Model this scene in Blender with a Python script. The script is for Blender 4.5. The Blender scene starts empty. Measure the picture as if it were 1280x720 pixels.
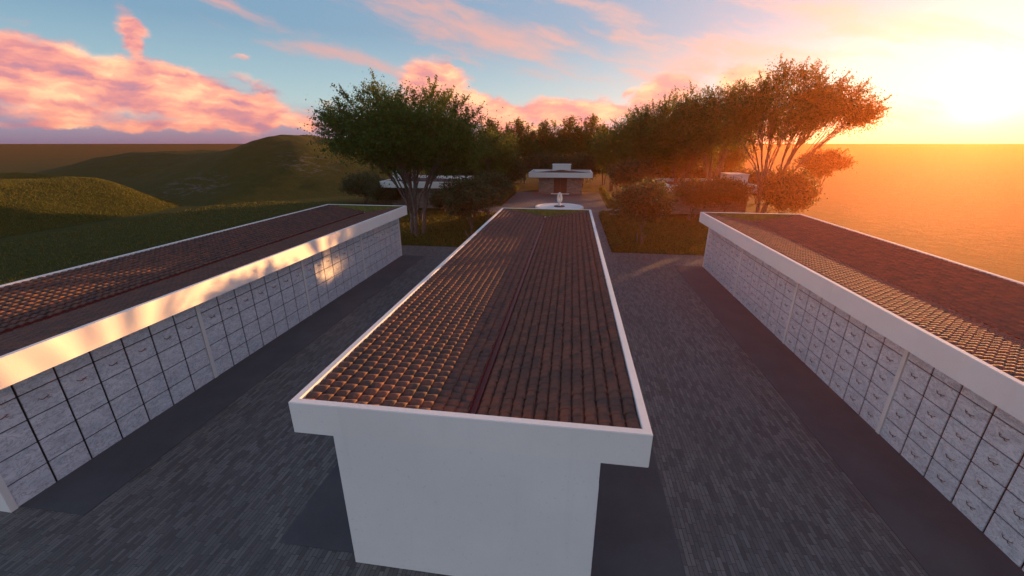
import bpy, math, random
import numpy as np
R = math.radians
PI = math.pi
scene = bpy.context.scene
col = scene.collection
rng = np.random.default_rng(7)
random.seed(7)

SUN_AZ, SUN_EL = 38.6, 3.4          # degrees, azimuth measured from +Y towards +X

# ------------------------------------------------------------------ node helpers
class NT:
    def __init__(s, tree):
        s.t = tree; s.n = tree.nodes; s.l = tree.links
    def add(s, typ, **kw):
        n = s.n.new(typ)
        for k, v in kw.items(): setattr(n, k, v)
        return n
    def link(s, a, b): s.l.new(a, b)
    def put(s, sock, v):
        if hasattr(v, 'is_output') or hasattr(v, 'links'): s.l.new(v, sock)
        else: sock.default_value = v
    def m(s, op, a, b=None, c=None, clamp=False):
        n = s.add('ShaderNodeMath', operation=op, use_clamp=clamp)
        for i, v in enumerate((a, b, c)):
            if v is not None: s.put(n.inputs[i], v)
        return n.outputs[0]
    def vm(s, op, a, b=None, out=0):
        n = s.add('ShaderNodeVectorMath', operation=op)
        s.put(n.inputs[0], a)
        if b is not None: s.put(n.inputs[1], b)
        return n.outputs[out]
    def noise(s, vec, scale, detail=4, rough=.55, dist=0, out='Fac'):
        n = s.add('ShaderNodeTexNoise')
        s.put(n.inputs['Vector'], vec)
        n.inputs['Scale'].default_value = scale; n.inputs['Detail'].default_value = detail
        n.inputs['Roughness'].default_value = rough; n.inputs['Distortion'].default_value = dist
        return n.outputs[out]
    def ramp(s, fac, *stops, interp='LINEAR'):
        n = s.add('ShaderNodeValToRGB'); cr = n.color_ramp; cr.interpolation = interp
        while len(cr.elements) < len(stops): cr.elements.new(.5)
        for e, (p, c) in zip(cr.elements, stops):
            e.position = p; e.color = (*c, 1) if len(c) == 3 else c
        s.put(n.inputs[0], fac)
        return n.outputs[0]
    def mix(s, fac, a, b, blend='MIX'):
        n = s.add('ShaderNodeMix', data_type='RGBA', blend_type=blend)
        s.put(n.inputs[0], fac)
        s.put(n.inputs[6], a if not isinstance(a, tuple) else (*a, 1))
        s.put(n.inputs[7], b if not isinstance(b, tuple) else (*b, 1))
        return n.outputs[2]
    def smooth(s, v, lo, hi):
        n = s.add('ShaderNodeMapRange', interpolation_type='SMOOTHSTEP')
        s.put(n.inputs[0], v); n.inputs[1].default_value = lo; n.inputs[2].default_value = hi
        return n.outputs[0]
    def scalevec(s, vec, sc, rot=(0, 0, 0)):
        n = s.add('ShaderNodeMapping'); s.put(n.inputs[0], vec)
        n.inputs['Scale'].default_value = sc; n.inputs['Rotation'].default_value = rot
        return n.outputs[0]
    def bump(s, h, strength=.3, dist=.02):
        n = s.add('ShaderNodeBump'); n.inputs['Strength'].default_value = strength
        n.inputs['Distance'].default_value = dist; s.put(n.inputs['Height'], h)
        return n.outputs[0]

def material(name, rough=.8):
    m = bpy.data.materials.new(name); m.use_nodes = True
    t = NT(m.node_tree); bs = t.n['Principled BSDF']
    bs.inputs['Roughness'].default_value = rough
    pos = t.add('ShaderNodeNewGeometry').outputs['Position']
    return m, t, bs, pos

M = {}
def mat_plaster(name, c, spot=.25):
    m, t, b, p = material(name, .85)
    big = t.noise(p, .7, 5, .6); fine = t.noise(p, 60, 3, .6); sp = t.noise(p, 22, 2, .5)
    streak = t.noise(t.scalevec(p, (2.2, 2.2, .25)), 1.6, 4, .6)
    c1 = t.mix(t.smooth(big, .3, .75), tuple(x*.93 for x in c), c)
    c2 = t.mix(t.m('MULTIPLY', t.smooth(streak, .55, .8), .22), c1, tuple(x*.72 for x in c))
    c3 = t.mix(t.m('MULTIPLY', t.smooth(sp, .66, .74), spot), c2, tuple(x*.45 for x in c))
    t.link(c3, b.inputs['Base Color'])
    t.link(t.bump(t.m('ADD', fine, t.m('MULTIPLY', sp, .8)), .35, .006), b.inputs['Normal'])
    return m
M['plaster'] = mat_plaster('white_plaster', (.74, .735, .73))
M['coping'] = mat_plaster('coping_plaster', (.76, .74, .72), .15)
M['pilaster'] = mat_plaster('grey_render', (.72, .72, .71))
M['white_stone'] = mat_plaster('white_stone', (.78, .77, .74), .1)

def mat_marble():
    m, t, b, p = material('grey_marble', .38)
    oi = t.add('ShaderNodeObjectInfo').outputs['Random']
    off = t.add('ShaderNodeCombineXYZ'); 
    for i, k in enumerate((17., 43., 29.)): t.link(t.m('MULTIPLY', oi, k), off.inputs[i])
    v = t.vm('ADD', p, off.outputs[0])
    vs = t.scalevec(v, (1.2, 1.2, 2.6), (R(38), 0, R(20)))
    a = t.noise(vs, 2.2, 8, .65, 1.2); n2 = t.noise(v, 9, 6, .7)
    vein = t.m('ABSOLUTE', t.m('SUBTRACT', t.noise(vs, 3.2, 7, .6, 1.6), .5))
    c = t.mix(t.smooth(a, .3, .72), (.50, .55, .63), (.73, .77, .83))
    c = t.mix(t.m('MULTIPLY', t.smooth(n2, .5, .8), .35), c, (.30, .33, .37))
    c = t.mix(t.m('MULTIPLY', t.m('SUBTRACT', 1., t.smooth(vein, .0, .03)), .6), c, (.12, .13, .15))
    t.link(c, b.inputs['Base Color'])
    t.link(t.bump(t.m('ADD', a, t.m('MULTIPLY', n2, .6)), .5, .012), b.inputs['Normal'])
    return m
M['marble'] = mat_marble()

def mat_plain(name, c, rough=.6, metal=0, var=.25, sc=8):
    m, t, b, p = material(name, rough)
    n = t.noise(p, sc, 5, .6)
    t.link(t.mix(t.smooth(n, .3, .7), tuple(x*(1-var) for x in c), tuple(x*(1+var*.5) for x in c)), b.inputs['Base Color'])
    b.inputs['Metallic'].default_value = metal
    return m
M['joint'] = mat_plain('dark_joint', (.018, .018, .02), .9)
M['bronze'] = mat_plain('bronze', (.16, .085, .05), .42, .7)
M['red_bronze'] = mat_plain('reddish_bronze', (.24, .055, .03), .5, .4)
M['gutter'] = mat_plain('oxide_red_metal', (.12, .004, .003), .5, 0, .3)
M['moss'] = mat_plain('olive_green_paint', (.10, .115, .02), .8, 0, .35, 5)
M['zinc'] = mat_plain('zinc', (.7, .7, .68), .5)
M['dark_metal'] = mat_plain('dark_metal', (.06, .06, .065), .5, .3)

def mat_tile():
    m, t, b, p = material('terracotta', .8)
    sx = t.add('ShaderNodeSeparateXYZ'); t.link(p, sx.inputs[0])
    cx = t.add('ShaderNodeCombineXYZ')
    t.link(t.m('FLOOR', t.m('DIVIDE', t.m('ADD', sx.outputs[0], .07), .1913)), cx.inputs[0])
    t.link(t.m('FLOOR', t.m('DIVIDE', t.m('ADD', sx.outputs[1], .02), .19)), cx.inputs[1])
    wn = t.add('ShaderNodeTexWhiteNoise', noise_dimensions='3D'); t.link(cx.outputs[0], wn.inputs['Vector'])
    n = t.noise(p, 3.5, 6, .65); f = t.noise(p, 45, 4, .7)
    c = t.mix(wn.outputs['Value'], (.060, .036, .030), (.140, .055, .036))
    c = t.mix(t.m('MULTIPLY', t.smooth(n, .45, .75), .6), c, (.045, .038, .037))
    c = t.mix(t.m('MULTIPLY', t.smooth(f, .55, .75), .45), c, (.055, .044, .04))
    t.link(c, b.inputs['Base Color'])
    t.link(t.bump(f, .3, .006), b.inputs['Normal'])
    return m
M['tile'] = mat_tile()

def mat_paving():
    m, t, b, p = material('slate_brick_paving', .62)
    sx = t.add('ShaderNodeSeparateXYZ'); t.link(p, sx.inputs[0])
    wob = t.m('MULTIPLY', t.m('SUBTRACT', t.noise(p, 1.3, 3, .6), .5), .03)
    cx = t.add('ShaderNodeCombineXYZ')
    t.link(t.m('ADD', sx.outputs[1], t.m('MULTIPLY', wob, 4.)), cx.inputs[0]); t.link(t.m('ADD', sx.outputs[0], wob), cx.inputs[1])
    br = t.add('ShaderNodeTexBrick', offset=.37, offset_frequency=2, squash=1.5, squash_frequency=3)
    t.link(cx.outputs[0], br.inputs['Vector'])
    for k, v in (('Scale', 1.), ('Brick Width', .25), ('Row Height', .078), ('Mortar Size', .006), ('Mortar Smooth', .3), ('Bias', 0.)):
        br.inputs[k].default_value = v
    br.inputs['Color1'].default_value = (.058, .054, .051, 1); br.inputs['Color2'].default_value = (.148, .138, .131, 1)
    br.inputs['Mortar'].default_value = (.028, .028, .032, 1)
    n = t.noise(t.scalevec(p, (5, 3.6, 1)), 2.5, 8, .75); big = t.noise(p, .35, 4, .6)
    c = t.mix(t.m('MULTIPLY', t.smooth(n, .54, .72), .7), br.outputs['Color'], (.19, .182, .178))
    c = t.mix(t.m('MULTIPLY', t.smooth(n, .46, .28), .6), c, (.03, .032, .038))
    c = t.mix(t.m('MULTIPLY', t.smooth(big, .45, .7), .35), c, (.045, .045, .047))
    t.link(c, b.inputs['Base Color'])
    h = t.m('ADD', t.m('MULTIPLY', br.outputs['Fac'], -1.), t.m('MULTIPLY', n, 1.3))
    t.link(t.bump(h, .7, .012), b.inputs['Normal'])
    t.link(t.m('MULTIPLY_ADD', n, .4, .4), b.inputs['Roughness'])
    return m
M['paving'] = mat_paving()

def mat_concrete():
    m, t, b, p = material('dark_concrete', .8)
    n = t.noise(p, 30, 5, .7); big = t.noise(p, .8, 5, .6)
    c = t.mix(t.smooth(big, .3, .7), (.05, .052, .057), (.068, .07, .076))
    c = t.mix(t.m('MULTIPLY', t.smooth(n, .5, .75), .4), c, (.1, .1, .105))
    t.link(c, b.inputs['Base Color']); t.link(t.bump(n, .25, .004), b.inputs['Normal'])
    return m
M['concrete'] = mat_concrete()

def mat_grass(name, rock=False):
    m, t, b, p = material(name, .95)
    b.inputs['Specular IOR Level'].default_value = .1
    f = t.noise(p, 7, 6, .75); mid = t.noise(p, .9, 5, .65); big = t.noise(p, .08, 5, .6)
    c = t.mix(t.smooth(f, .3, .7), (.016, .028, .004), (.045, .056, .008))
    c = t.mix(t.m('MULTIPLY', t.smooth(mid, .42, .7), .5), c, (.065, .062, .011))
    c = t.mix(t.m('MULTIPLY', t.smooth(big, .4, .65), .5), c, (.028, .042, .007))
    h = t.m('ADD', t.m('MULTIPLY', f, .5), mid)
    if rock:
        st = t.smooth(t.noise(t.scalevec(p, (.55, .55, 2.6), (0, R(20), R(30))), 1.0, 8, .75), .52, .60)
        k = None
        for (x, y, r) in ((-51, 49.5, 7.5), (-42, 62.5, 7), (-57, 45.3, 2.2)):
            d_ = t.vm('DISTANCE', p, (x, y, 2.), out=1)
            f_ = t.smooth(d_, r, r*.35); k = f_ if k is None else t.m('MAXIMUM', k, f_)
        k = t.m('MULTIPLY', k, st)
        c = t.mix(t.m('MULTIPLY', k, .8), c, (.10, .095, .085))
    t.link(c, b.inputs['Base Color'])
    t.link(t.bump(h, .9, .15), b.inputs['Normal'])
    return m
M['grass'] = mat_grass('meadow_grass'); M['hill'] = mat_grass('hill_grass', True)

def mat_leaf(name, dark, light, trans=.35):
    m = bpy.data.materials.new(name); m.use_nodes = True
    t = NT(m.node_tree); t.n.clear()
    o = t.add('ShaderNodeOutputMaterial'); g = t.add('ShaderNodeNewGeometry')
    r = g.outputs['Random Per Island']
    n = t.noise(g.outputs['Position'], .8, 3, .6)
    c = t.mix(r, dark, light)
    c = t.mix(t.m('MULTIPLY', t.smooth(n, .35, .7), .4), c, tuple((a+b_)*.5*1.1 for a, b_ in zip(dark, light)))
    d = t.add('ShaderNodeBsdfPrincipled'); d.inputs['Roughness'].default_value = .6; t.link(c, d.inputs['Base Color'])
    d.inputs['Specular IOR Level'].default_value = .25
    tr = t.add('ShaderNodeBsdfTranslucent'); t.link(t.mix(.5, c, (.20, .19, .03)), tr.inputs['Color'])
    mx = t.add('ShaderNodeMixShader'); mx.inputs[0].default_value = trans
    t.link(d.outputs[0], mx.inputs[1]); t.link(tr.outputs[0], mx.inputs[2]); t.link(mx.outputs[0], o.inputs['Surface'])
    return m
M['leaf'] = mat_leaf('tree_leaf', (.018, .062, .009), (.066, .15, .022))
M['leaf_dark'] = mat_leaf('shrub_leaf', (.018, .04, .016), (.055, .085, .035), .25)
M['leaf_hedge'] = mat_leaf('hedge_leaf', (.03, .055, .01), (.10, .12, .025), .35)
M['blade'] = mat_leaf('grass_blade', (.036, .05, .008), (.12, .122, .018), .25)
def mat_bark():
    m, t, b, p = material('bark', .9)
    n = t.noise(t.scalevec(p, (9, 9, 1.6)), 1.5, 6, .7)
    t.link(t.mix(t.smooth(n, .3, .7), (.05, .04, .034), (.15, .125, .11)), b.inputs['Base Color'])
    t.link(t.bump(n, .7, .03), b.inputs['Normal'])
    return m
M['bark'] = mat_bark()
def mat_stone():
    m, t, b, p = material('brown_stone_facing', .8)
    sx = t.add('ShaderNodeSeparateXYZ'); t.link(p, sx.inputs[0])
    cx = t.add('ShaderNodeCombineXYZ'); t.link(t.m('ADD', sx.outputs[0], sx.outputs[1]), cx.inputs[0]); t.link(sx.outputs[2], cx.inputs[1])
    br = t.add('ShaderNodeTexBrick', offset=.5); t.link(cx.outputs[0], br.inputs['Vector'])
    for k, v in (('Scale', 1.), ('Brick Width', .42), ('Row Height', .17), ('Mortar Size', .012)): br.inputs[k].default_value = v
    br.inputs['Color1'].default_value = (.20, .15, .125, 1); br.inputs['Color2'].default_value = (.31, .25, .215, 1); br.inputs['Mortar'].default_value = (.13, .105, .09, 1)
    n = t.noise(p, 5, 6, .7)
    t.link(t.mix(t.m('MULTIPLY', t.smooth(n, .45, .75), .4), br.outputs['Color'], (.14, .105, .09)), b.inputs['Base Color'])
    t.link(t.bump(t.m('SUBTRACT', n, br.outputs['Fac']), .6, .02), b.inputs['Normal'])
    return m
M['stone'] = mat_stone()
def mat_wood():
    m, t, b, p = material('dark_wood', .55)
    n = t.noise(t.scalevec(p, (14, 14, 1)), 1.2, 5, .6)
    t.link(t.mix(n, (.035, .014, .008), (.10, .04, .02)), b.inputs['Base Color'])
    return m
M['wood'] = mat_wood()

# ------------------------------------------------------------------ mesh helpers
class MB:
    """collects vertices and faces of one mesh"""
    def __init__(s): s.v = []; s.f = []
    def raw(s, v, f):
        o = len(s.v); s.v += [tuple(x) for x in v]; s.f += [tuple(i+o for i in q) for q in f]; return s
    def box(s, x0, x1, y0, y1, z0, z1, bev=0.):
        if bev <= 0:
            v = [(x, y, z) for z in (z0, z1) for y in (y0, y1) for x in (x0, x1)]
            return s.raw(v, [(0, 2, 3, 1), (4, 5, 7, 6), (0, 1, 5, 4), (2, 6, 7, 3), (0, 4, 6, 2), (1, 3, 7, 5)])
        import bmesh
        bm = bmesh.new(); bmesh.ops.create_cube(bm, size=1)
        for w in bm.verts:
            w.co = ((x0+x1)/2+w.co.x*(x1-x0), (y0+y1)/2+w.co.y*(y1-y0), (z0+z1)/2+w.co.z*(z1-z0))
        bmesh.ops.bevel(bm, geom=bm.edges[:], offset=bev, segments=2, affect='EDGES')
        bm.verts.index_update()
        s.raw([w.co[:] for w in bm.verts], [[w.index for w in f.verts] for f in bm.faces]); bm.free(); return s
    def tube(s, pts, rad, n=6, cap=True):
        pts = np.asarray(pts, float); rad = np.broadcast_to(np.asarray(rad, float), (len(pts),))
        tan = np.gradient(pts, axis=0); tan /= np.linalg.norm(tan, axis=1)[:, None]+1e-9
        ref = np.array((0, 0, 1.)) if abs(tan[0][2]) < .8 else np.array((1., 0, 0))
        V = []
        for p, t, r in zip(pts, tan, rad):
            a = np.cross(t, ref); a /= np.linalg.norm(a)+1e-9; b = np.cross(t, a)
            for k in range(n):
                th = 2*PI*k/n; V.append(p+r*(a*math.cos(th)+b*math.sin(th)))
        F = [(i*n+k, i*n+(k+1) % n, (i+1)*n+(k+1) % n, (i+1)*n+k) for i in range(len(pts)-1) for k in range(n)]
        if cap: F += [tuple(range(n))[::-1], tuple((len(pts)-1)*n+k for k in range(n))]
        return s.raw(V, F)
    def lathe(s, prof, n=40, c=(0, 0, 0)):
        V = [(c[0]+r*math.cos(2*PI*k/n), c[1]+r*math.sin(2*PI*k/n), c[2]+z) for r, z in prof for k in range(n)]
        F = [(i*n+k, i*n+(k+1) % n, (i+1)*n+(k+1) % n, (i+1)*n+k) for i in range(len(prof)-1) for k in range(n)]
        F.append(tuple(range(n))[::-1]); F.append(tuple((len(prof)-1)*n+k for k in range(n)))
        return s.raw(V, F)
    def mesh(s, name, m, smooth=False):
        me = bpy.data.meshes.new(name); me.from_pydata(s.v, [], s.f); me.materials.append(m)
        if smooth: me.polygons.foreach_set('use_smooth', [True]*len(me.polygons))
        return me
    def build(s, name, m, parent=None, smooth=False, loc=None):
        return link(name, s.mesh(name, m, smooth), parent, loc)

def np_mesh(name, V, F, m, smooth=False):
    """V (n,3), F (k,4)"""
    me = bpy.data.meshes.new(name)
    me.vertices.add(len(V)); me.vertices.foreach_set('co', np.asarray(V, np.float32).ravel())
    F = np.asarray(F, np.int32)
    me.loops.add(F.size); me.loops.foreach_set('vertex_index', F.ravel())
    me.polygons.add(len(F)); me.polygons.foreach_set('loop_start', np.arange(0, F.size, F.shape[1], dtype=np.int32))
    if smooth: me.polygons.foreach_set('use_smooth', np.ones(len(F), bool))
    me.update(calc_edges=True); me.validate(); me.materials.append(m)
    return me
def link(name, me, parent=None, loc=None, rotz=0):
    o = bpy.data.objects.new(name, me); col.objects.link(o)
    if loc is not None: o.location = loc
    if rotz: o.rotation_euler.z = rotz
    if parent: o.parent = parent
    return o
def tag(o, label=None, cat=None, group=None, kind=None):
    for k, v in (('label', label), ('category', cat), ('group', group), ('kind', kind)):
        if v: o[k] = v
    return o
def thing(name, label, cat, loc=(0, 0, 0), rotz=0, group=None):
    o = bpy.data.objects.new(name, None); col.objects.link(o); o.location = loc; o.rotation_euler.z = rotz
    o.empty_display_size = .3
    return tag(o, label, cat, group)
def smoothstep(a, b, x):
    t = np.clip((x-a)/(b-a), 0, 1); return t*t*(3-2*t)
def vnoise(x, y, seed=0, octaves=4):
    """value noise on arrays"""
    r = np.random.default_rng(seed); tab = r.random((256, 256)); out = 0; amp = 1; tot = 0
    for _ in range(octaves):
        xi = np.floor(x).astype(int); yi = np.floor(y).astype(int); fx = x-xi; fy = y-yi
        fx = fx*fx*(3-2*fx); fy = fy*fy*(3-2*fy)
        g = lambda i, j: tab[(xi+i) % 256, (yi+j) % 256]
        out = out+amp*((g(0, 0)*(1-fx)+g(1, 0)*fx)*(1-fy)+(g(0, 1)*(1-fx)+g(1, 1)*fx)*fy)
        tot += amp; amp *= .5; x = x*2.03+11.3; y = y*2.03+5.7
    return out/tot

# ------------------------------------------------------------------ ground, hills, paving
GR = 270.
def far_rise(r): return 6.72*float(np.clip((r-60)/(GR-60), 0, 1))**1.6
rad = np.concatenate([[0.], np.geomspace(3, GR, 60)]); NA = 144
V = [(0, 0, 0)]
for r_ in rad[1:]:
    for k in range(NA):
        a = 2*PI*k/NA; V.append((r_*math.cos(a), r_*math.sin(a), float(far_rise(r_))))
F = [(0, 1+k, 1+(k+1) % NA) for k in range(NA)]
F += [(1+i*NA+k, 1+(i+1)*NA+k, 1+(i+1)*NA+(k+1) % NA, 1+i*NA+(k+1) % NA) for i in range(len(rad)-2) for k in range(NA)]
tag(MB().raw(V, F).build('ground', M['grass'], smooth=True), 'wide dark green meadow reaching the flat horizon', 'ground', kind='structure')

def heightfield(name, x0, x1, y0, y1, step, fn, label):
    xs = np.arange(x0, x1+step, step); ys = np.arange(y0, y1+step, step)
    X, Y = np.meshgrid(xs, ys); Z = fn(X, Y)
    nx, ny = len(xs), len(ys)
    I = np.arange(nx*ny).reshape(ny, nx)
    F = np.stack([I[:-1, :-1], I[:-1, 1:], I[1:, 1:], I[1:, :-1]], -1).reshape(-1, 4)
    keep = (Z.ravel()[F] > -.28).any(1)
    me = np_mesh(name, np.stack([X.ravel(), Y.ravel(), Z.ravel()], 1), F[keep], M['hill'], True)
    return tag(link(name, me), label, 'hill', kind='structure')
def bank(X, Y):
    e = smoothstep(-41., -56.5, X+2.0*(vnoise(Y*.12, X*.05, 3)-.5))*smoothstep(48, 39.5, Y+.30*(X+50)+1.5*(vnoise(X*.2, Y*.1, 5)-.5))
    back = smoothstep(-100, -76, X)*smoothstep(-45, -25, Y)
    return e*back*(3.15+.5*(vnoise(X*.12, Y*.12, 9)-.5)+.10*(vnoise(X*.9, Y*.9, 2)-.5))-.3*(1-e*back)
def ridge(X, Y):
    top = np.interp(X, [-122, -104, -86, -78, -66, -60, -53, -46, -34, -20], [0, 1.2, 5.2, 5.5, 5.2, 6.4, 8.4, 7.3, 4, 0])
    foot = np.interp(X, [-120, -43, -31, -20], [46, 39, 50, 60])
    u = (Y-foot)/(75-foot)
    prof = smoothstep(0, 1, u)*smoothstep(120, 82, Y)
    n = vnoise(X*.11, Y*.11, 21)-.5; f = vnoise(X*.5, Y*.5, 22)-.5
    g = vnoise(X*.35+.1*Y, Y*.06, 23)-.5
    return top*prof*(1+.16*n)+prof*(.25*f+.9*g*np.clip(top/6, 0, 1))-.3*(1-prof)-.3*(top <= 0)
heightfield('hill', -102, -40, -46, 48, .8, bank, 'low rounded grass bank on the left with a steep end')
heightfield('hill', -124, -18, 36, 122, .9, ridge, 'higher grass hill behind the bank with rocky streaks')

def sheet(mb, x0, x1, y0, y1, z): mb.raw([(x0, y0, z), (x1, y0, z), (x1, y1, z), (x0, y1, z)], [(0, 1, 2, 3)])
p = MB(); sheet(p, -16.5, 14, -14, 27.6, .012)
tag(p.build('paving', M['paving']), 'dark slate brick paving of the two aisles', 'paving', kind='structure')
p = MB()
sheet(p, -5.9, 2.95, 27.6, 43.3, .012); sheet(p, -12.4, 9.7, 43.3, 47.6, .012); sheet(p, -8.0, 4.2, 47.6, 69, .012)
tag(p.build('path', M['paving']), 'paved path and plaza round the fountain before the chapel', 'path', kind='structure')
p = MB()
for x0, x1 in ((-10.95, -9.3), (-5.05, -3.4), (.55, 2.25), (6.4, 8.2)): p.box(x0, x1, 4.9, 24.9, -.05, .02)
tag(p.build('sidewalk', M['concrete']), 'smooth dark concrete strips along the niche walls', 'sidewalk', kind='structure')

# ------------------------------------------------------------------ niche buildings
L, HW, HR = 20.1, 2.03, 2.69
ZF, ZT, ZV = 2.73, 3.28, 2.845
def slope_mesh(sgn):
    """rows of overlapping barrel tiles running along the building"""
    ncol, per = 13, .19
    span = HR-.13-.075; pitch = span/ncol
    rise = ((3.262 if sgn > 0 else 3.236)-ZV)/span
    nt = int((L-.26)/per); jr = np.random.default_rng(4 if sgn < 0 else 5)
    th = np.linspace(0, PI, 8)
    Vs, Fs = [], []; o = 0
    if sgn < 0:              # overlapping courses, scalloped lips towards the gutter
        v = np.arange(0, L-.26+1e-6, per/8); nv = len(v)
        w = .046*(np.clip(.5+.5*np.cos(2*PI*v/per), 0, 1))**.7
        tid = np.floor(v/per+.5).astype(int)
        for k in range(ncol):
            s0 = .075+k*pitch; s1 = s0+pitch
            jit, js, tl = (jr.normal(0, q, tid.max()+1)[tid] for q in (.003, .006, .03))
            rows = [(s0+.06, -.02+0*w), (s0-.012*w/.046, .030+w*.88), (s0+.004-.012*w/.046, .050+w), (s0+.06, .042+w), (s1+.045, .006+w*.85)]
            for i, (s, h) in enumerate(rows):
                ss = s+(js if 0 < i < 4 else 0)
                Vs.append(np.stack([sgn*(ss+0*v), v+.13, ZV-.035+rise*(ss-.075)+h+(jit+tl*((v/per+.5) % 1-.5)*per)*(i > 0)], 1))
            for i in range(4):
                a = o+i*nv+np.arange(nv-1); Fs.append(np.stack([a, a+1, a+nv+1, a+nv], 1))
            o += 5*nv
        return np_mesh('roof_slope', np.concatenate(Vs), np.concatenate(Fs), M['tile'])
    for k in range(ncol):
        u0 = .075+(k+.5)*pitch
        for j in range(nt):
            v0 = .13+j*per+jr.normal(0, .004); v1 = v0+per+.035
            du, tw, dz, sk = jr.normal(0, .0035), jr.normal(0, .004), jr.normal(0, .002), jr.normal(0, .012)
            rings = ((v0+.001, .074, .036), (v0, .0945, .060), (v1, .077, .042))
            for v, hw, h in rings:
                un = hw*np.cos(th)+(tw if v > v0+.1 else -tw)
                x = sgn*(u0+du)+un
                z = ZV-.035+rise*(np.abs(x)-.075)+dz+h*np.sin(th)**.8+sk*un
                Vs.append(np.stack([x, np.full(8, v), z], 1))
            a = o+np.arange(7)
            for r_ in (0, 8): Fs.append(np.stack([a+r_, a+r_+1, a+r_+9, a+r_+8], 1))
            o += 24
    b = np.array([(sgn*.06, .13, ZV-.045), (sgn*(HR-.126), .13, 3.205), (sgn*(HR-.126), L-.16, 3.205), (sgn*.06, L-.16, ZV-.045)])
    Vs.append(b); Fs.append(np.array([[o, o+1, o+2, o+3]]))
    return np_mesh('roof_slope', np.concatenate(Vs), np.concatenate(Fs), M['tile'])
SLOPES = {-1: slope_mesh(-1), 1: slope_mesh(1)}
def ring(hx, y0, y1, z0, z1, t_, soffit, bev=.01):
    import bmesh
    bm = bmesh.new()
    Q = lambda a, b, c, z: [bm.verts.new(v) for v in ((-a, b, z), (a, b, z), (a, c, z), (-a, c, z))]
    ob, ot = Q(hx, y0, y1, z0), Q(hx, y0, y1, z1); ib, it = Q(hx-t_, y0+t_, y1-t_, z0+soffit), Q(hx-t_, y0+t_, y1-t_, z1)
    for k in range(4):
        n = (k+1) % 4
        bm.faces.new((ob[k], ob[n], ot[n], ot[k])); bm.faces.new((ot[k], ot[n], it[n], it[k])); bm.faces.new((it[k], it[n], ib[n], ib[k]))
    bm.faces.new(ob[::-1]); bm.faces.new(ib)
    eds = [e for e in bm.edges if all(v in ot+it for v in e.verts) and (all(v in ot for v in e.verts) or all(v in it for v in e.verts))]
    eds += [e for e in bm.edges if (e.verts[0] in ob) != (e.verts[1] in ob)]
    bmesh.ops.bevel(bm, geom=eds, offset=bev, segments=2, affect='EDGES')
    return bm
def ring_mesh(hx, y0, y1, z0, z1, t_, soffit=.05):
    bm = ring(hx, y0, y1, z0, z1, t_, soffit); me = bpy.data.meshes.new('parapet'); bm.to_mesh(me); bm.free(); me.materials.append(M['coping']); return me
RING = ring_mesh(HR, 0, L, ZF, ZT, .125)
NC, PW, ZROW = 7, .713, .545
def panel_mesh(h, seed):
    return MB().box(0, .028, -.329, .329, .014, h-.014, .004).mesh('niche_panel', M['marble'])
PANEL = panel_mesh(ZROW, 0); FRIEZE = panel_mesh(ZF-4*ZROW, 1)
def handle_mb(y=0., z=0., sx=1, x=.05, mir=1):
    b = MB(); tt = np.linspace(-1, 1, 9)
    pts = [(x+.02*math.cos(t*1.4), y+mir*.10*t, z+.045*(t*t-.6)+.012*math.sin(4.2*t+.6)) for t in tt]
    b.tube(pts, [.003, .006, .008, .009, .009, .008, .007, .005, .003], 5)
    b.tube([(x+.02, y+mir*.03, z-.02), (x+.025, y+mir*.055, z-.042), (x+.02, y+mir*.09, z-.038)], [.006, .008, .003], 5)
    for q in (-.075, .075): b.tube([(.02, y+q, z-.005), (x, y+q, z-.005)], .006, 5)
    return b
HANDLE = {'red': handle_mb().mesh('handle', M['red_bronze'], True), 'dark': handle_mb().mesh('handle', M['bronze'], True)}

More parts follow.
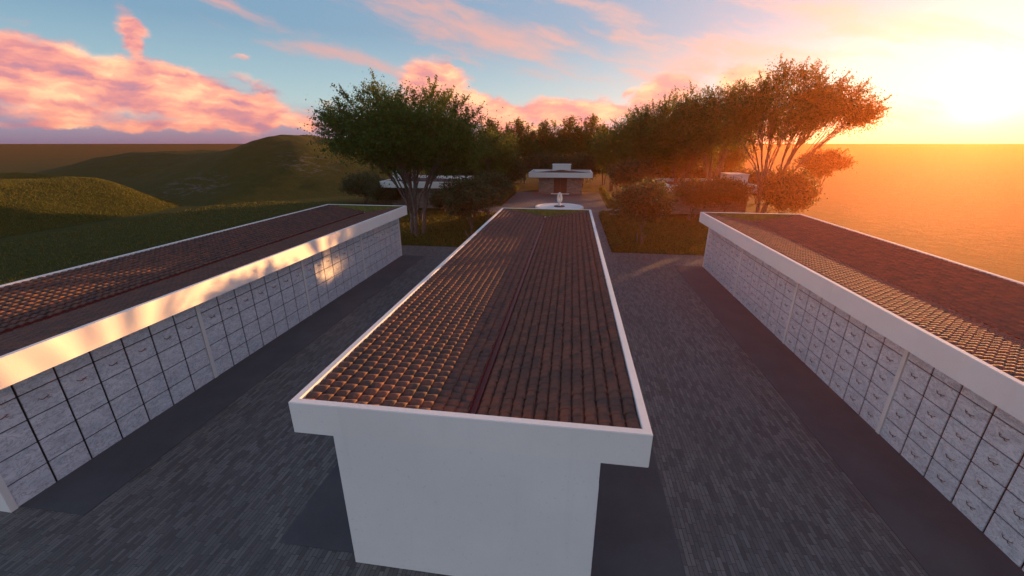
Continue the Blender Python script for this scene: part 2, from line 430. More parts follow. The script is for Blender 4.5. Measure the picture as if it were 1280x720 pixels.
def building(cx, label, shown, handle):
    b = thing('niche_building', label, 'columbarium', (cx, 4.75, 0), 0, 'long white columbarium buildings with tiled roofs')
    MB().box(-HW, HW, 0, L, 0, ZF).build('wall', M['plaster'], b)
    link('parapet', RING, b)
    for s in (-1, 1): link('roof_slope', SLOPES[s], b)
    g = MB(); g.box(-.06, .06, .13, L-.13, ZV-.06, ZV-.035); g.box(-.062, -.05, .13, L-.13, ZV-.035, ZV+.02); g.box(.05, .062, .13, L-.13, ZV-.035, ZV+.02)
    gu = g.build('gutter', M['gutter'], b)
    MB().lathe([(.05, 0), (.06, .03), (.03, .055), (.01, .06)], 12, (0, L-.35, ZV-.035)).build('outlet', M['zinc'], gu)
    gp = MB(); yy = L-.125
    pr = [(-HR+.127, ZT-.05), (0, ZV-.03), (HR-.127, ZT-.05), (HR-.127, ZT-.012), (-HR+.127, ZT-.012)]
    gp.raw([(x, y, z) for y in (yy-.03, yy-.003) for x, z in pr], [(4, 3, 2, 1, 0)[::-1], (5, 6, 7, 8, 9)[::-1]]+[(i, (i+1) % 5, 5+(i+1) % 5, 5+i) for i in range(5)])
    gp.build('gable_panel', M['moss'], b)
    for side in (-1, 1):
        if side not in shown:
            m = MB(); x = side*HW
            xs = sorted((x, x+side*.028))
            for c in range(28):
                yc = .06+(c//NC)*5.02+.10+(c % NC)*PW*.982+.35
                for r_ in range(4): m.box(xs[0], xs[1], yc-.34, yc+.34, r_*ZROW+.012, (r_+1)*ZROW-.012)
            m.build('marble_cladding', M['marble'], b)
            continue
        xf = side*HW
        xs = sorted((xf-side*.01, xf+side*.006))
        MB().box(xs[0], xs[1], .02, L-.02, 0, ZF).build('joint_backing', M['joint'], b)
        xs = sorted((xf, xf+side*.055))
        for k in range(5):
            y0 = min(.0+k*5.005, L-.1)
            MB().box(xs[0], xs[1], y0, y0+.115, 0, ZF).build('pilaster', M['pilaster'], b)
        rz = 0 if side > 0 else PI
        order = list(range(28))
        rest = MB(); resth = MB()
        for c in order:
            yc = .1+(c//NC)*5.005+(c % NC+.5)*(4.905/7)
            for r_ in range(5):
                if r_ == 4:
                    link('frieze_panel', FRIEZE, b, (xf+side*.006, yc, 4*ZROW), rz); continue
                has = (handle == 'dark') or r_ == 3
                if c < 25:
                    p_ = link('niche_panel', PANEL, b, (xf+side*.006, yc, r_*ZROW), rz)
                    if has: link('handle', HANDLE[handle], p_, (0, (c*7+r_*3) % 5*.006, ZROW*.58))
                else:
                    xs = sorted((xf+side*.006, xf+side*.034))
                    rest.box(xs[0], xs[1], yc-.329, yc+.329, r_*ZROW+.014, (r_+1)*ZROW-.014)
                    if has:
                        h = handle_mb(0, 0)
                        resth.raw([(xf+side*(.006+x), yc+side*y, r_*ZROW+ZROW*.58+z) for x, y, z in h.v], h.f)
        ro = tag(rest.build('niche_panel', M['marble'], b), kind='stuff')
        tag(resth.build('handle', M['red_bronze' if handle == 'red' else 'bronze'], ro, True), kind='stuff')
    return b
building(-1.43, 'long white columbarium in the middle, plain end wall facing us, red gutter down its roof', (), 'red')
building(-12.9, 'long columbarium at left with grey marble niches and warm sunlight along its white fascia', (1,), 'red')
building(10.13, 'long columbarium at right, nearest the sun, with a handle on every marble niche', (-1,), 'dark')

# ------------------------------------------------------------------ chapels
def chapel(loc, rz, W, D, label):
    c = thing('chapel', label, 'chapel', loc, rz, 'flat roofed stone chapels round the plaza')
    h = W/2; wx = h-1.4; t_ = .2; z0, z1 = 2.37, 3.05; dw = .95
    w = MB(); y0 = .9
    w.box(-wx, -dw, y0, D-.6, 0, z0); w.box(dw, wx, y0, D-.6, 0, z0); w.box(-dw, dw, y0+.5, D-.6, 0, z0)
    w.build('wall', M['stone'], c)
    d = MB(); d.box(-dw+.002, -.01, y0+.40, y0+.497, .02, z0-.02, .01); d.box(.01, dw-.002, y0+.40, y0+.497, .02, z0-.02, .01)
    do = d.build('door', M['wood'], c)
    hm = MB()
    for s in (-.09, .09): hm.tube([(s, y0+.40, 1.0), (s, y0+.35, 1.0), (s, y0+.35, 1.35), (s, y0+.40, 1.35)], .012, 6)
    hm.build('handle', M['dark_metal'], do)
    MB().box(-1.3, 1.3, y0-.55, y0-.003, .0, .10, .01).build('step', M['white_stone'], c)
    link('parapet', ring_mesh(h, 0, D, z0, z1, t_, .06), c)
    # shallow tiled pyramid roof rising to the rear block
    ap = D-1.7; e = z0+.22; zr = 3.12
    rf = MB(); N = 26
    for k in range(N):     # stepped tile courses
        f0, f1 = k/N, (k+1.25)/N
        f1 = min(f1, 1.)
        for (A, B) in (((-h+t_, t_), (h-t_, t_)), ((-h+t_, D-t_), (-h+t_, t_)), ((h-t_, t_), (h-t_, D-t_))):
            P = lambda q, f, dz: (q[0]*(1-f), q[1]*(1-f)+ap*f, e+(zr-e)*f+dz)
            rf.raw([P(A, f0, .035), P(B, f0, .035), P(B, f1, 0), P(A, f1, 0), P(A, f0, -.02), P(B, f0, -.02)], [(0, 1, 2, 3), (4, 5, 1, 0)])
    rf.build('roof', M['tile'], c)
    bk = MB(); bk.box(-1.4, 1.4, D-2.1, D-.25, 2.5, 3.86, .01); bk.box(-1.46, 1.46, D-2.16, D-.19, 3.86, 3.95, .01)
    bk.build('roof_block', M['plaster'], c)
    return c
chapel((-1.53, 60.3, 0), 0, 9.06, 7.6, 'small stone chapel at the far end of the axis, dark door behind the fountain')
chapel((-12.35, 48.4, 0), PI/2, 9., 8.6, 'stone chapel at left, half hidden behind the big tree trunks')
chapel((9.7, 48.2, 0), -PI/2, 9., 8.8, 'stone chapel at right, hidden in trees below the sun')

# ------------------------------------------------------------------ fountain and sculpture
f = thing('fountain', 'low round white fountain basin on the plaza before the far chapel', 'fountain', (-1.2, 47.4, 0))
MB().lathe([(2.75, 0), (2.75, .18), (2.70, .21), (2.45, .21), (2.42, .17), (.02, .17)], 64).build('basin', M['white_stone'], f)
MB().lathe([(.62, .17), (.62, .24), (.58, .27), (.02, .27)], 32).build('plinth', M['dark_metal'], f)
sc = MB()
sc.lathe([(.17, .27), (.18, .34), (.12, .44), (.10, .60), (.15, .70), (.12, .78)], 18)
loop = []
for k in range(29):
    a = -PI/2+2*PI*k/28
    loop.append((.17*math.cos(a)*(1-.12*math.sin(a)), .05*math.sin(2*a), 1.20+.48*math.sin(a)))
sc.tube(loop, [.13+.03*math.cos(2*PI*k/28) for k in range(29)], 10)
so = sc.build('sculpture', M['white_stone'], None, True, (-1.2, 47.4, 0))
tag(so, 'small white looped sculpture standing in the round fountain', 'sculpture')

# ------------------------------------------------------------------ trees, shrubs, hedges
def leaves(pts, ln, wd, r_, up=0.):
    n = len(pts)
    a = r_.normal(size=(n, 3)); a[:, 2] -= up; a /= np.linalg.norm(a, axis=1)[:, None]
    q = r_.normal(size=(n, 3)); b = np.cross(a, q); b /= np.linalg.norm(b, axis=1)[:, None]+1e-9
    c = np.cross(a, b)
    s = r_.uniform(.65, 1.25, (n, 1))
    A = a*ln*.5*s; B = b*wd*.5*s; C = c*wd*.12*s
    V = np.stack([pts-A, pts+B+C, pts+A, pts-B+C], 1).reshape(-1, 3)
    return V, np.arange(4*n).reshape(-1, 4)
def tree_meshes(seed, H, zlo, rx, ry, n_clump, per, cr, leaf=(.2, .09), trunks=3, r0=.17, spread=.35, lobes=(), split=(.12, .3), mat='leaf', sprig=1., zcf=.48, base=.35):
    r_ = np.random.default_rng(seed)
    zc = zlo+(H-zlo)*zcf
    C = []
    ph = r_.uniform(0, 6.28, 6)
    while len(C) < n_clump:
        d = r_.normal(size=3); d /= np.linalg.norm(d)
        az = math.atan2(d[1], d[0])
        k = .86+.10*math.sin(2*az+ph[0])+.09*math.sin(3*az+ph[1]+2*d[2])+.09*math.sin(5*az+ph[2]+4*d[2])
        rr = k*r_.uniform(.25, 1)**.45
        z = d[2]*rr
        C.append((d[0]*rr*rx, d[1]*rr*ry, zc+z*((H-zc) if z > 0 else (zc-zlo))))
    for (lx, ly, lz, lr, ln) in lobes:
        for _ in range(ln):
            d = r_.normal(size=3); d /= np.linalg.norm(d); d *= lr*r_.random()**.4
            C.append((lx+d[0]*1.3, ly+d[1], lz+d[2]*.6))
    C = np.array(C)
    tb = MB(); L_ = []
    bases = []
    for k in range(trunks):
        a = 2*PI*k/trunks+r_.uniform(0, 1); q = base*(trunks > 1)*r_.uniform(.5, 1.3)*min(1, H/6)
        bases.append(np.array((q*math.cos(a), q*math.sin(a), 0)))
    zs = H*split[0]
    tops = []
    for b in bases:
        top = b*1.5+np.array((r_.normal(0, .12), r_.normal(0, .12), zs*1.25))
        pts = [b+np.array((0, 0, -.1)), b, b*1.1+np.array((0, 0, zs*.5)), top]
        tb.tube(pts, [r0*1.25, r0*1.1, r0*.92, r0*.85], 8); tops.append(top)
    K = max(5, len(C)//11)                      # main limbs, each feeding the clumps nearest to its end
    seeds = C[r_.choice(len(C), K, replace=False)]
    for _ in range(3):
        own = np.argmin(((C[:, None]-seeds[None])**2*np.array((1, 1, .5))).sum(-1), 1)
        seeds = np.array([C[own == q].mean(0) if (own == q).any() else seeds[q] for q in range(K)])
    limbs = []
    for q, e in enumerate(seeds):
        k = int(np.argmin([np.hypot(*(t[:2]*1.0-e[:2]*.15))+r_.random()*.3 for t in tops])); s = tops[k]
        mid = np.array((s[0]+(e[0]-s[0])*spread*r_.uniform(.7, 1.3), s[1]+(e[1]-s[1])*spread*r_.uniform(.7, 1.3), s[2]+(e[2]-s[2])*r_.uniform(.5, .7)))
        end = s+(e-s)*.86
        t = np.linspace(0, 1, 9)[:, None]
        P = s*(1-t)**2+2*mid*t*(1-t)+end*t*t+r_.normal(0, .06, (9, 3))*np.array((1, 1, .5))*(t > 0)
        rb = r0*r_.uniform(.42, .62)
        tb.tube(P, np.linspace(rb, rb*.25, 9), 6, False); limbs.append((P, rb))
    for i, c in enumerate(C):
        PL, rb = limbs[own[i]]
        a_ = r_.integers(3, 8); s = PL[a_]
        mid = s+(c-s)*.5+np.array((0, 0, .12*np.linalg.norm(c-s)))
        t = np.linspace(0, 1, 7)[:, None]
        P = s*(1-t)**2+2*mid*t*(1-t)+c*t*t+r_.normal(0, .05, (7, 3))*(t > 0)
        tb.tube(P, np.linspace(max(.02, rb*(1-.75*a_/8)*.6), .011, 7), 5, False)
        n = int(per*r_.uniform(.6, 1.4))
        L_.append(c+r_.normal(size=(n, 3))*cr*np.array((1, 1, .72))*r_.uniform(.75, 1.25))
        out = c-np.array((0, 0, zc)); out /= np.linalg.norm(out)+1e-6
        for _ in range(int(round(3*sprig))):
            d = out+np.array((0, 0, .55))+r_.normal(0, .5, 3); d /= np.linalg.norm(d)
            ln = cr*r_.uniform(1.2, 2.6)
            tb.tube([c, c+d*ln*.5, c+d*ln+np.array((0, 0, -.05*ln))], [.014, .01, .005], 4, False)
            m_ = int(per*.10*ln/cr*.6)+4
            u = r_.uniform(.25, 1, (m_, 1))
            L_.append(c+d*ln*u+r_.normal(0, .07*leaf[0]/.2, (m_, 3)))
        m_ = per//6; u = r_.uniform(.7, 1, m_); I = np.clip((u*6).astype(int), 0, 6)
        L_.append(P[I]+r_.normal(0, cr*.45, (m_, 3)))
    Lp = np.concatenate(L_); Lp = Lp[Lp[:, 2] > .05]
    V, F = leaves(Lp, leaf[0], leaf[1], r_, .25)
    return tb.mesh('trunk', M['bark'], True), np_mesh('crown', V, F, M[mat])
def place(kind, meshes, x, y, sc, rz, label, cat, group):
    o = thing(kind, label, cat, (x, y, 0), R(rz), group)
    if not isinstance(sc, tuple): sc = (sc, sc, sc)
    o.scale = sc
    link('trunk' if kind.endswith('tree') else 'stems', meshes[0], o); link('crown' if kind.endswith('tree') else 'foliage', meshes[1], o)
    return o
G1, G2, G3 = 'tall trees around the chapels', 'row of slender trees behind the far chapel', 'shrubs in the lawns'
T_L = tree_meshes(11, 11.0, 5.1, 6.2, 5.2, 165, 430, .62, (.16, .075), 3, .165, .30, split=(.12, .3), base=.62, lobes=((-6.0, 0, 8.6, 1.0, 5),), zcf=.34)
T_A = tree_meshes(12, 12.6, 6.3, 4.3, 4.3, 90, 240, .62, (.19, .085), 4, .15, .25, split=(.10, .3))
T_B = tree_meshes(13, 13.0, 7.0, 4.9, 4.6, 98, 330, .62, (.17, .078), 4, .17, .28, lobes=((5.0, 0, 9.5, 1.5, 20), (3.8, .5, 10.8, 1.6, 14), (6.4, .3, 9.0, .6, 5), (-3.2, .5, 7.6, 1.6, 7)), split=(.09, .3))
T_D = tree_meshes(19, 12.6, 3.4, 4.4, 4.4, 125, 230, .64, (.2, .09), 4, .15, .28, split=(.10, .3))
T_C = tree_meshes(14, 10.6, 1.8, 2.7, 2.7, 75, 130, .58, (.32, .15), 2, .13, .25, split=(.15, .3))
S_A = tree_meshes(15, 4.4, 1.9, 2.2, 2.1, 70, 160, .33, (.15, .075), 3, .06, .30, split=(.14, .3), mat='leaf_dark', sprig=.6)
S_B = tree_meshes(16, 3.6, .9, 3.3, 2.6, 80, 170, .42, (.2, .1), 5, .06, .35, split=(.08, .3), mat='leaf_dark', sprig=.5)
tr = 'broad_tree'
place(tr, T_L, -12.2, 31.4, 1, 0, 'broad tree with three grey trunks at the far end of the left columbarium', 'tree', G1)
place(tr, T_A, -14.4, 37.3, (.95, .95, .8), 70, 'tree standing close behind the broad three trunked tree at left', 'tree', G1)
place(tr, T_D, -10.6, 55, (.9, .9, .72), 130, 'dark tree between the left chapel and the far chapel', 'tree', G1)
place(tr, T_B, 17.9, 42, (1.0, 1., 1.0), -8, 'tallest tree at right, a long branch reaching towards the sun', 'tree', G1)
place(tr, T_A, 15.2, 47.5, .99, 20, 'tree in front of the right chapel, just left of the tallest tree', 'tree', G1)
place(tr, T_D, 12.6, 51.5, (1, 1, 1.0), 150, 'tree beside the right chapel roof, second from the tallest tree', 'tree', G1)
place(tr, T_D, 9.8, 55, (.9, .9, .97), 260, 'tree behind the near left corner of the right chapel', 'tree', G1)
place(tr, T_D, 19.6, 60, (.9, .9, .78), 75, 'lower tree seen through the stems of the tallest tree', 'tree', G1)
place(tr, T_D, 15.0, 63, (.9, .9, .8), 215, 'tree directly behind the roof block of the right chapel', 'tree', G1)
place(tr, T_D, 8.2, 60.5, (.85, .85, .86), 40, 'tree right of the far chapel, fourth from the tallest tree', 'tree', G1)
place(tr, T_D, 6.2, 66, (.8, .8, .73), 310, 'lower tree right behind the far chapel roof, ending the sloping row', 'tree', G1)
sl = 'slender_tree'
for (x, y, s, sz, rz, lb) in (
    (-16.5, 62, 1.05, .92, 10, 'slender tree behind the left chapel, leftmost of the back row'),
    (-12.4, 70, 1.1, .98, 80, 'slender tree in the back row with a pointed top, second from left'),
    (-8.6, 76, 1.1, 1.0, 140, 'slender tree in the back row left of the far chapel'),
    (-5.2, 79, 1.0, .98, 200, 'slender tree in the back row above the left roof edge of the far chapel'),
    (-1.6, 80, 1.15, 1.05, 260, 'slender tree rising directly behind the white block on the far chapel'),
    (2.6, 80, 1.1, 1.07, 320, 'slender tree in the back row above the right roof edge of the far chapel'),
    (5.6, 74, 1.0, .9, 33, 'slender tree in the back row, rightmost beside the sloping row')):
    place(sl, T_C, x, y, (s, s, sz), rz, lb, 'tree', G2)
sh = 'shrub'
for (mm, x, y, s, rz, lb) in (
    (S_A, -7.3, 29.6, 1.04, 20, 'rounded shrub left of the roof of the middle columbarium, lit on its right edge'),
    (S_A, -7.4, 36.5, .95, 100, 'shrub just behind the rounded shrub beside the middle columbarium'),
    (S_A, -8.0, 40.8, .95, 230, 'shrub at the far end of the left lawn near the fountain'),
    (S_B, -24.8, 48, .98, 0, 'wide dark bush behind the far end of the left columbarium roof'),
    (S_B, -20.6, 45.2, .82, 70, 'dark bush against the left chapel, right of the wide bush'),
    (S_B, -13.2, 42.4, .62, 150, 'low bush in front of the fascia of the left chapel'),
    (S_B, -16.5, 58, (1.3, 1.1, 1.45), 30, 'big dark shrub behind the roof of the left chapel'),
    (S_B, -9.6, 58, (1.1, 1.1, 1.5), 190, 'big dark shrub left of the far chapel'),
    (S_A, 5.3, 30.6, 1.0, 140, 'round shrub on thin pale stems in the right lawn'),
    (S_A, 7.0, 50, (1.3, 1.3, 1.15), 60, 'shrub on pinkish stems behind the yellow hedge right of the plaza'),
    (S_B, 9.6, 56, (1., 1., 1.7), 110, 'tall shrub behind the right chapel corner'),
    (S_A, 11.6, 41, (1.1, 1.1, .85), 200, 'shrub with a flat top in front of the right chapel'),
    (S_A, 14.6, 41.6, (1.0, 1.0, .88), 310, 'shrub covering the middle of the right chapel fascia'),
    (S_B, 19.8, 41.5, (.9, .9, 1.3), 250, 'wide shrub right of the right chapel, behind the right roof'),
    (S_B, -4.5, 72, (1.2, 1., 1.5), 10, 'dark shrub behind the far chapel, left of its white roof block'),
    (S_B, 1.8, 72, (1.2, 1., 1.5), 200, 'dark shrub behind the far chapel, right of its white roof block'),
    (S_B, -13.5, 66, (1.3, 1., 1.7), 90, 'dark shrub in the gap between the left chapel and the far chapel'),
    (S_B, 14.0, 58, (1.2, 1., 1.2), 40, 'dark shrub behind the right chapel, seen between the tree stems'),
    (S_B, 20.0, 57, (1.2, 1., 1.1), 170, 'dark shrub behind the tallest tree, left of its trunk'),
    (S_B, 22.8, 54.5, (.9, .9, 1.0), 260, 'dark shrub behind the tallest tree, under its long branch'),
    (S_A, 35.5, 66, (1.5, 1.5, 1.35), 15, 'lone shrub standing on the open meadow at far right')):
    place(sh, mm, x, y, s, rz, lb, 'shrub', G3)

def hedge(label, boxes, seed, dens=420):
    r_ = np.random.default_rng(seed); P = []
    for (x0, x1, y0, y1, h) in boxes:
        n = int(dens*(x1-x0)*(y1-y0))
        x = r_.uniform(x0, x1, n); y = r_.uniform(y0, y1, n)
        e = np.minimum.reduce([x-x0, x1-x, y-y0, y1-y])/.25
        top = h*(.55+.45*np.clip(e, 0, 1)**.5)*(.75+.5*vnoise(x*1.7, y*1.7, seed, 3))
        z = top*r_.random(n)**.35
        P.append(np.stack([x+r_.normal(0, .05, n), y+r_.normal(0, .05, n), np.maximum(z, .04)], 1))
    V, F = leaves(np.concatenate(P), .14, .075, r_)
    return tag(link('hedge', np_mesh('hedge', V, F, M['leaf_hedge'])), label, 'hedge', 'clipped low hedges along the paths')
hedge('low hedge along the right side of the path, bordering the right lawn', [(3.0, 3.75, 27.8, 42.6, .62), (3.75, 7.6, 42.2, 43.1, .6)], 31)
hedge('low yellowish hedge at the corner right of the plaza', [(4.3, 5.0, 48.6, 66, .8), (5.0, 9.2, 48.0, 48.8, .8)], 32)
hedge('low green hedge along the left edge of the plaza', [(-9.0, -8.1, 50.5, 66, .85)], 33)
hedge('low hedge along the left side of the path before the fountain', [(-6.8, -6.0, 30, 42.6, .6)], 34)

# grass growing in the lawns and on the open ground near the buildings
n = 60000
gx = np.concatenate([rng.uniform(-17, -6.2, n//3), rng.uniform(3.2, 16, n//3), rng.uniform(-42, -16.8, n//3)])
gy = np.concatenate([rng.uniform(27.7, 43, n//3), rng.uniform(27.7, 43, n//3), rng.uniform(14, 48, n//3)])
gp_ = np.stack([gx, gy, 0*gx+.05], 1); nl = len(gx)
th = rng.uniform(0, 2*PI, len(gx)); hh = rng.uniform(.06, .17, len(gx)); wv = np.stack([np.cos(th), np.sin(th), 0*th], 1)*.035
ln_ = np.stack([rng.normal(0, .05, len(gx)), rng.normal(0, .05, len(gx)), hh], 1)
b0 = gp_*np.array((1, 1, 0))-np.array((0, 0, .01))
def blades(gx, gy, gz, h0, h1, wd):
    k = len(gx); th = rng.uniform(0, 2*PI, k); w_ = np.stack([np.cos(th), np.sin(th), 0*th], 1)*wd
    b_ = np.stack([gx, gy, gz-.02], 1); l_ = np.stack([rng.normal(0, .07, k), rng.normal(0, .07, k), rng.uniform(h0, h1, k)], 1)
    return np.stack([b_-w_, b_+w_, b_+l_+w_*.25, b_+l_-w_*.25], 1).reshape(-1, 3)
hv = []
for fn_, nb, (x0, x1, y0, y1) in ((bank, 210000, (-75, -41, 8, 49)),):
    x = rng.uniform(x0, x1, nb); y = rng.uniform(y0, y1, nb); z = fn_(x, y); k = z > .05
    hv.append(blades(x[k], y[k], z[k], .06, .17, .026))
hv = np.concatenate(hv)
tag(link('grass', np_mesh('grass', hv, np.arange(len(hv)).reshape(-1, 4), M['blade'])), 'rough longer grass covering the rounded bank at left', 'grass', kind='stuff')
V = np.stack([b0-wv, b0+wv, b0+ln_+wv*.2, b0+ln_-wv*.2], 1).reshape(-1, 3)
tag(link('grass', np_mesh('grass', V, np.arange(len(V)).reshape(-1, 4), M['blade'])), 'short dark green grass of the lawns between the paths', 'grass', kind='stuff')

# ------------------------------------------------------------------ air
HAZE = 0.00085
hz = MB().box(-285, 285, -285, 285, -1.4, 16.5).build('haze', M['joint'])
hm = bpy.data.materials.new('haze'); hm.use_nodes = True; t = NT(hm.node_tree); t.n.clear()
o_ = t.add('ShaderNodeOutputMaterial'); pv = t.add('ShaderNodeVolumePrincipled')
pv.inputs['Color'].default_value = (1, .31, .10, 1); pv.inputs['Density'].default_value = HAZE; pv.inputs['Anisotropy'].default_value = .67  # orange glow of the sun's flare put into the haze colour
t.link(pv.outputs[0], o_.inputs['Volume'])
hz.data.materials.clear(); hz.data.materials.append(hm)
tag(hz, 'thin haze over the whole place, tinted orange for the sun glow', 'haze', kind='stuff')

# ------------------------------------------------------------------ sky
w = bpy.data.worlds.new('World'); scene.world = w; w.use_nodes = True
t = NT(w.node_tree); t.n.clear()
out = t.add('ShaderNodeOutputWorld')
D = t.add('ShaderNodeTexCoord').outputs['Generated']
D = t.vm('NORMALIZE', D)
sp = t.add('ShaderNodeSeparateXYZ'); t.link(D, sp.inputs[0])
DEG = 180/PI
A = t.m('MULTIPLY', t.m('ARCTAN2', sp.outputs[0], sp.outputs[1]), DEG)
E = t.m('MULTIPLY', t.m('ARCSINE', sp.outputs[2]), DEG)
ae = t.add('ShaderNodeCombineXYZ'); t.link(A, ae.inputs[0]); t.link(E, ae.inputs[1]); AE = ae.outputs[0]
sky = t.add('ShaderNodeTexSky', sky_type='NISHITA', sun_disc=False)
sky.sun_elevation = R(SUN_EL); sky.sun_rotation = R(SUN_AZ); sky.air_density = 1.; sky.dust_density = .6; sky.ozone_density = 2.2
SKY_STRENGTH = .15
bg_sky = t.add('ShaderNodeBackground'); t.link(sky.outputs[0], bg_sky.inputs[0]); bg_sky.inputs[1].default_value = SKY_STRENGTH
bg_up = t.add('ShaderNodeBackground')      # blue of the upper air, dusky band low over the land
t.link(t.ramp(t.m('DIVIDE', E, 60., clamp=True), (0., (.050, .058, .115)), (.03, (.075, .108, .175)), (.075, (.125, .195, .215)), (.2, (.058, .115, .165)), (.6, (.04, .085, .15)), (1., (.035, .075, .14))), bg_up.inputs[0])
mx0 = t.add('ShaderNodeMixShader'); mx0.inputs[0].default_value = .88
t.link(bg_sky.outputs[0], mx0.inputs[1]); t.link(bg_up.outputs[0], mx0.inputs[2]); bg_sky = mx0
def warp(vec, scale, amt):
    n_ = t.noise(vec, scale, 5, .6, 0, 'Color')
    return t.vm('ADD', vec, t.vm('MULTIPLY', t.vm('SUBTRACT', n_, (.5, .5, .5)), amt))
def blobs(vec, lst):
    tot = None
    for (a, e, rx, ry, rot, wt) in lst:
        mp = t.add('ShaderNodeMapping', vector_type='TEXTURE'); t.link(vec, mp.inputs[0])
        mp.inputs['Location'].default_value = (a, e, 0); mp.inputs['Rotation'].default_value = (0, 0, R(rot)); mp.inputs['Scale'].default_value = (rx, ry, 1)
        l2 = t.vm('DOT_PRODUCT', mp.outputs[0], mp.outputs[0], out=1)
        g_ = t.m('MULTIPLY', t.m('EXPONENT', t.m('MULTIPLY', l2, -1.0)), wt)
        tot = g_ if tot is None else t.m('MAXIMUM', tot, g_)
    return tot
CUM = [(-46.6, 5.0, 14.5, 3.0, -9, 1.15), (-55.6, 4.9, 6.5, 3.0, -9, 1.1), (-47.0, 9.0, 1.3, 3.7, 8, .85), (-40.5, 1.9, 12.5, .9, 1, .9),
       (-18.0, 6.9, 5., 3., 1, 1.15), (-12.1, 4.0, 9.8, 2.3, -19, 1.1), (-0.3, 3.6, 9.4, 1.8, -1, 1.1), (11.2, 5.6, 4.8, 2.1, 18, 1.1),
       (6.5, 5.9, 1.6, .9, 28, .6), (19.1, 6.7, 3.7, 1.7, 7, .9), (-38.3, 8.6, 1.4, .5, 5, .55), (-54.6, 1.6, 4.8, .6, 2, .7),
       (-90, 4, 16, 2.4, 4, 1), (110, 6, 20, 3, 0, 1)]
CIR = [(-11.9, 12.5, 18.5, 3.6, -13, 1), (-36.3, 12.4, 8.2, 1.1, -13, .8), (-28.0, 9.5, 11.8, 1.2, -9, .8), (3.5, 13.5, 12.0, 2.3, -20, .8),
       (16.3, 8.8, 15.2, 3.8, 0, 1), (28.6, 11.1, 13.9, 2.0, -14, 1), (34.6, 2.8, 6.9, 1.3, -3, .8), (-6.0, 9.2, 12.0, 1.8, -19, .6),
       (-20, 30, 50, 6, -10, .8), (-120, 26, 45, 18, 6, 1.4), (165, 30, 60, 22, -6, 1.5), (100, 30, 40, 14, 0, 1.2), (60, 16, 20, 3, -10, .9)]  # broad blobs behind the camera are unseen, added to light the end wall
v1 = warp(warp(AE, .30, (2.2, 1.5, 0)), 1.1, (.9, .6, 0))
def cumdens(vec):
    f_ = t.noise(t.scalevec(vec, (.22, .5, 1), (0, 0, R(8))), 1.0, 9, .5)
    return t.m('ADD', t.m('MULTIPLY', blobs(vec, CUM), .95), t.m('MULTIPLY', t.m('SUBTRACT', f_, .5), 1.1))
dc = cumdens(v1)
mc = t.smooth(dc, .28, .68)
fl = t.noise(t.vm('ADD', t.scalevec(v1, (.13, .42, 1), (0, 0, R(12))), (.2, .16, 0)), 1.0, 6, .5)
fl0 = t.noise(t.scalevec(v1, (.13, .42, 1), (0, 0, R(12))), 1.0, 6, .5)
lit = t.m('ADD', t.m('MULTIPLY', t.m('SUBTRACT', fl0, fl), 2.2), .55)
# streaky high cloud, with the added fill cloud behind the camera
v2 = warp(t.scalevec(AE, (1, 1, 1), (0, 0, R(14))), .12, (7, 3, 0))
st = t.noise(t.scalevec(v2, (.10, .62, 1)), 1.0, 8, .6)
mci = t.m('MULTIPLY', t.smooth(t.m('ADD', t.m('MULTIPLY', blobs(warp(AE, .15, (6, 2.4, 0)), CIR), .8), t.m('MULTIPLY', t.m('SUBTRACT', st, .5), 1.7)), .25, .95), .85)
# angle to the sun
sd = (math.sin(R(SUN_AZ))*math.cos(R(4.2)), math.cos(R(SUN_AZ))*math.cos(R(4.2)), math.sin(R(4.2)))
ang = t.m('MULTIPLY', t.m('ARCCOSINE', t.m('MINIMUM', t.vm('DOT_PRODUCT', D, sd, out=1), 1.)), DEG)
near = t.m('EXPONENT', t.m('MULTIPLY', ang, -1/30.))
ccol = t.ramp(lit, (.2, (.14, .08, .12)), (.40, (.25, .10, .105)), (.62, (.37, .155, .11)), (.85, (.43, .24, .14)))
ccol = t.mix(t.m('MULTIPLY', near, .55, clamp=True), ccol, (.36, .22, .12))
icol = t.mix(t.smooth(ang, 85, 120), t.mix(near, (.235, .125, .12), (.30, .21, .15)), (.34, .345, .37))  # cloud far from the sun made bright grey as fill light
bg_c = t.add('ShaderNodeBackground'); t.link(ccol, bg_c.inputs[0])
bg_i = t.add('ShaderNodeBackground'); t.link(icol, bg_i.inputs[0])
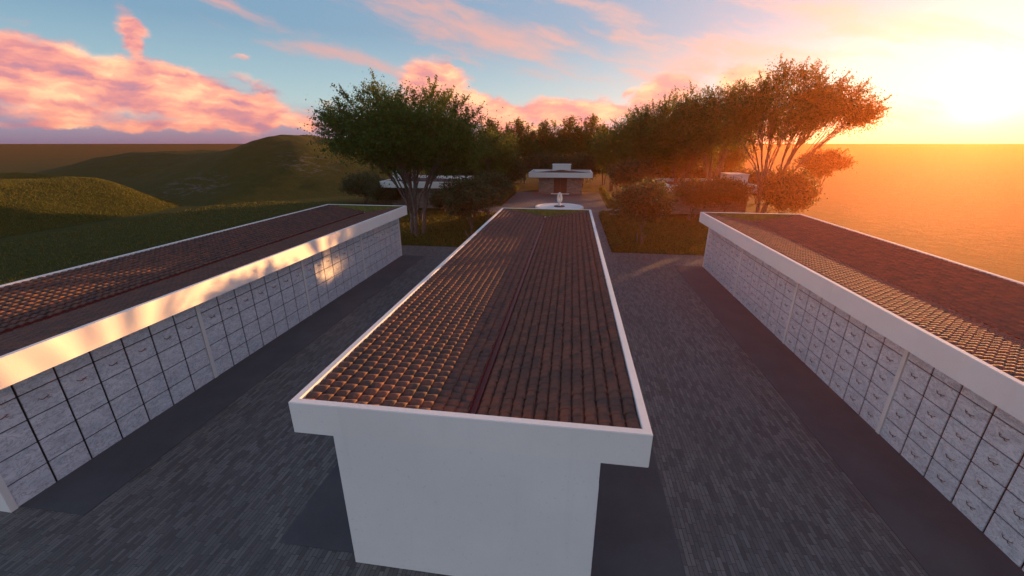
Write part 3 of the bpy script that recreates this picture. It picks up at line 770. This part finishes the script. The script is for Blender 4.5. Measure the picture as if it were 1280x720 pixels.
# glow of the low sun in the thick air
bg_g = t.add('ShaderNodeBackground'); t.link(t.mix(t.smooth(ang, 2, 26), (1, .72, .36), (1, .58, .34)), bg_g.inputs[0])
core = t.m('MULTIPLY', t.m('EXPONENT', t.m('MULTIPLY', t.m('POWER', t.m('DIVIDE', ang, 1.7), 2.), -1.)), 1.5)
halo = t.m('MULTIPLY', t.m('EXPONENT', t.m('MULTIPLY', ang, -1/10.)), .11)
wide = t.m('MULTIPLY', t.m('EXPONENT', t.m('MULTIPLY', ang, -1/26.)), .12)
t.link(t.m('ADD', core, t.m('ADD', halo, wide)), bg_g.inputs[1])
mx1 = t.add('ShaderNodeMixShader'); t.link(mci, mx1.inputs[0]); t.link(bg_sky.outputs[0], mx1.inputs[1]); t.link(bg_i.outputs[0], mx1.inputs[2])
mx2 = t.add('ShaderNodeMixShader'); t.link(mc, mx2.inputs[0]); t.link(mx1.outputs[0], mx2.inputs[1]); t.link(bg_c.outputs[0], mx2.inputs[2])
ad = t.add('ShaderNodeAddShader'); t.link(mx2.outputs[0], ad.inputs[0]); t.link(bg_g.outputs[0], ad.inputs[1])
t.link(ad.outputs[0], out.inputs['Surface'])

# ------------------------------------------------------------------ sun and camera
sl_ = bpy.data.lights.new('sun', 'SUN'); sl_.energy = 5.; sl_.angle = R(.5); sl_.color = (1, .445, .145)
so_ = bpy.data.objects.new('sun', sl_); col.objects.link(so_); so_.location = (60, 75, 30)
so_.rotation_euler = (R(90-SUN_EL), 0, R(180-SUN_AZ))
cd = bpy.data.cameras.new('camera'); cam = bpy.data.objects.new('camera', cd); col.objects.link(cam)
cam.location = (0, 0, 7); cam.rotation_euler = (R(90-19.54), 0, R(8.0))
cd.sensor_width = 36; cd.lens = 36*510/1280; cd.clip_end = 5000; cd.clip_start = .05
scene.camera = cam
vs = scene.view_settings
vs.view_transform = 'Standard'; vs.look = 'None'; vs.exposure = 1.7; vs.gamma = 1; vs.use_curve_mapping = False
scene.cycles.volume_bounces = 0; scene.cycles.max_bounces = 8
scene.cycles.use_denoising = True
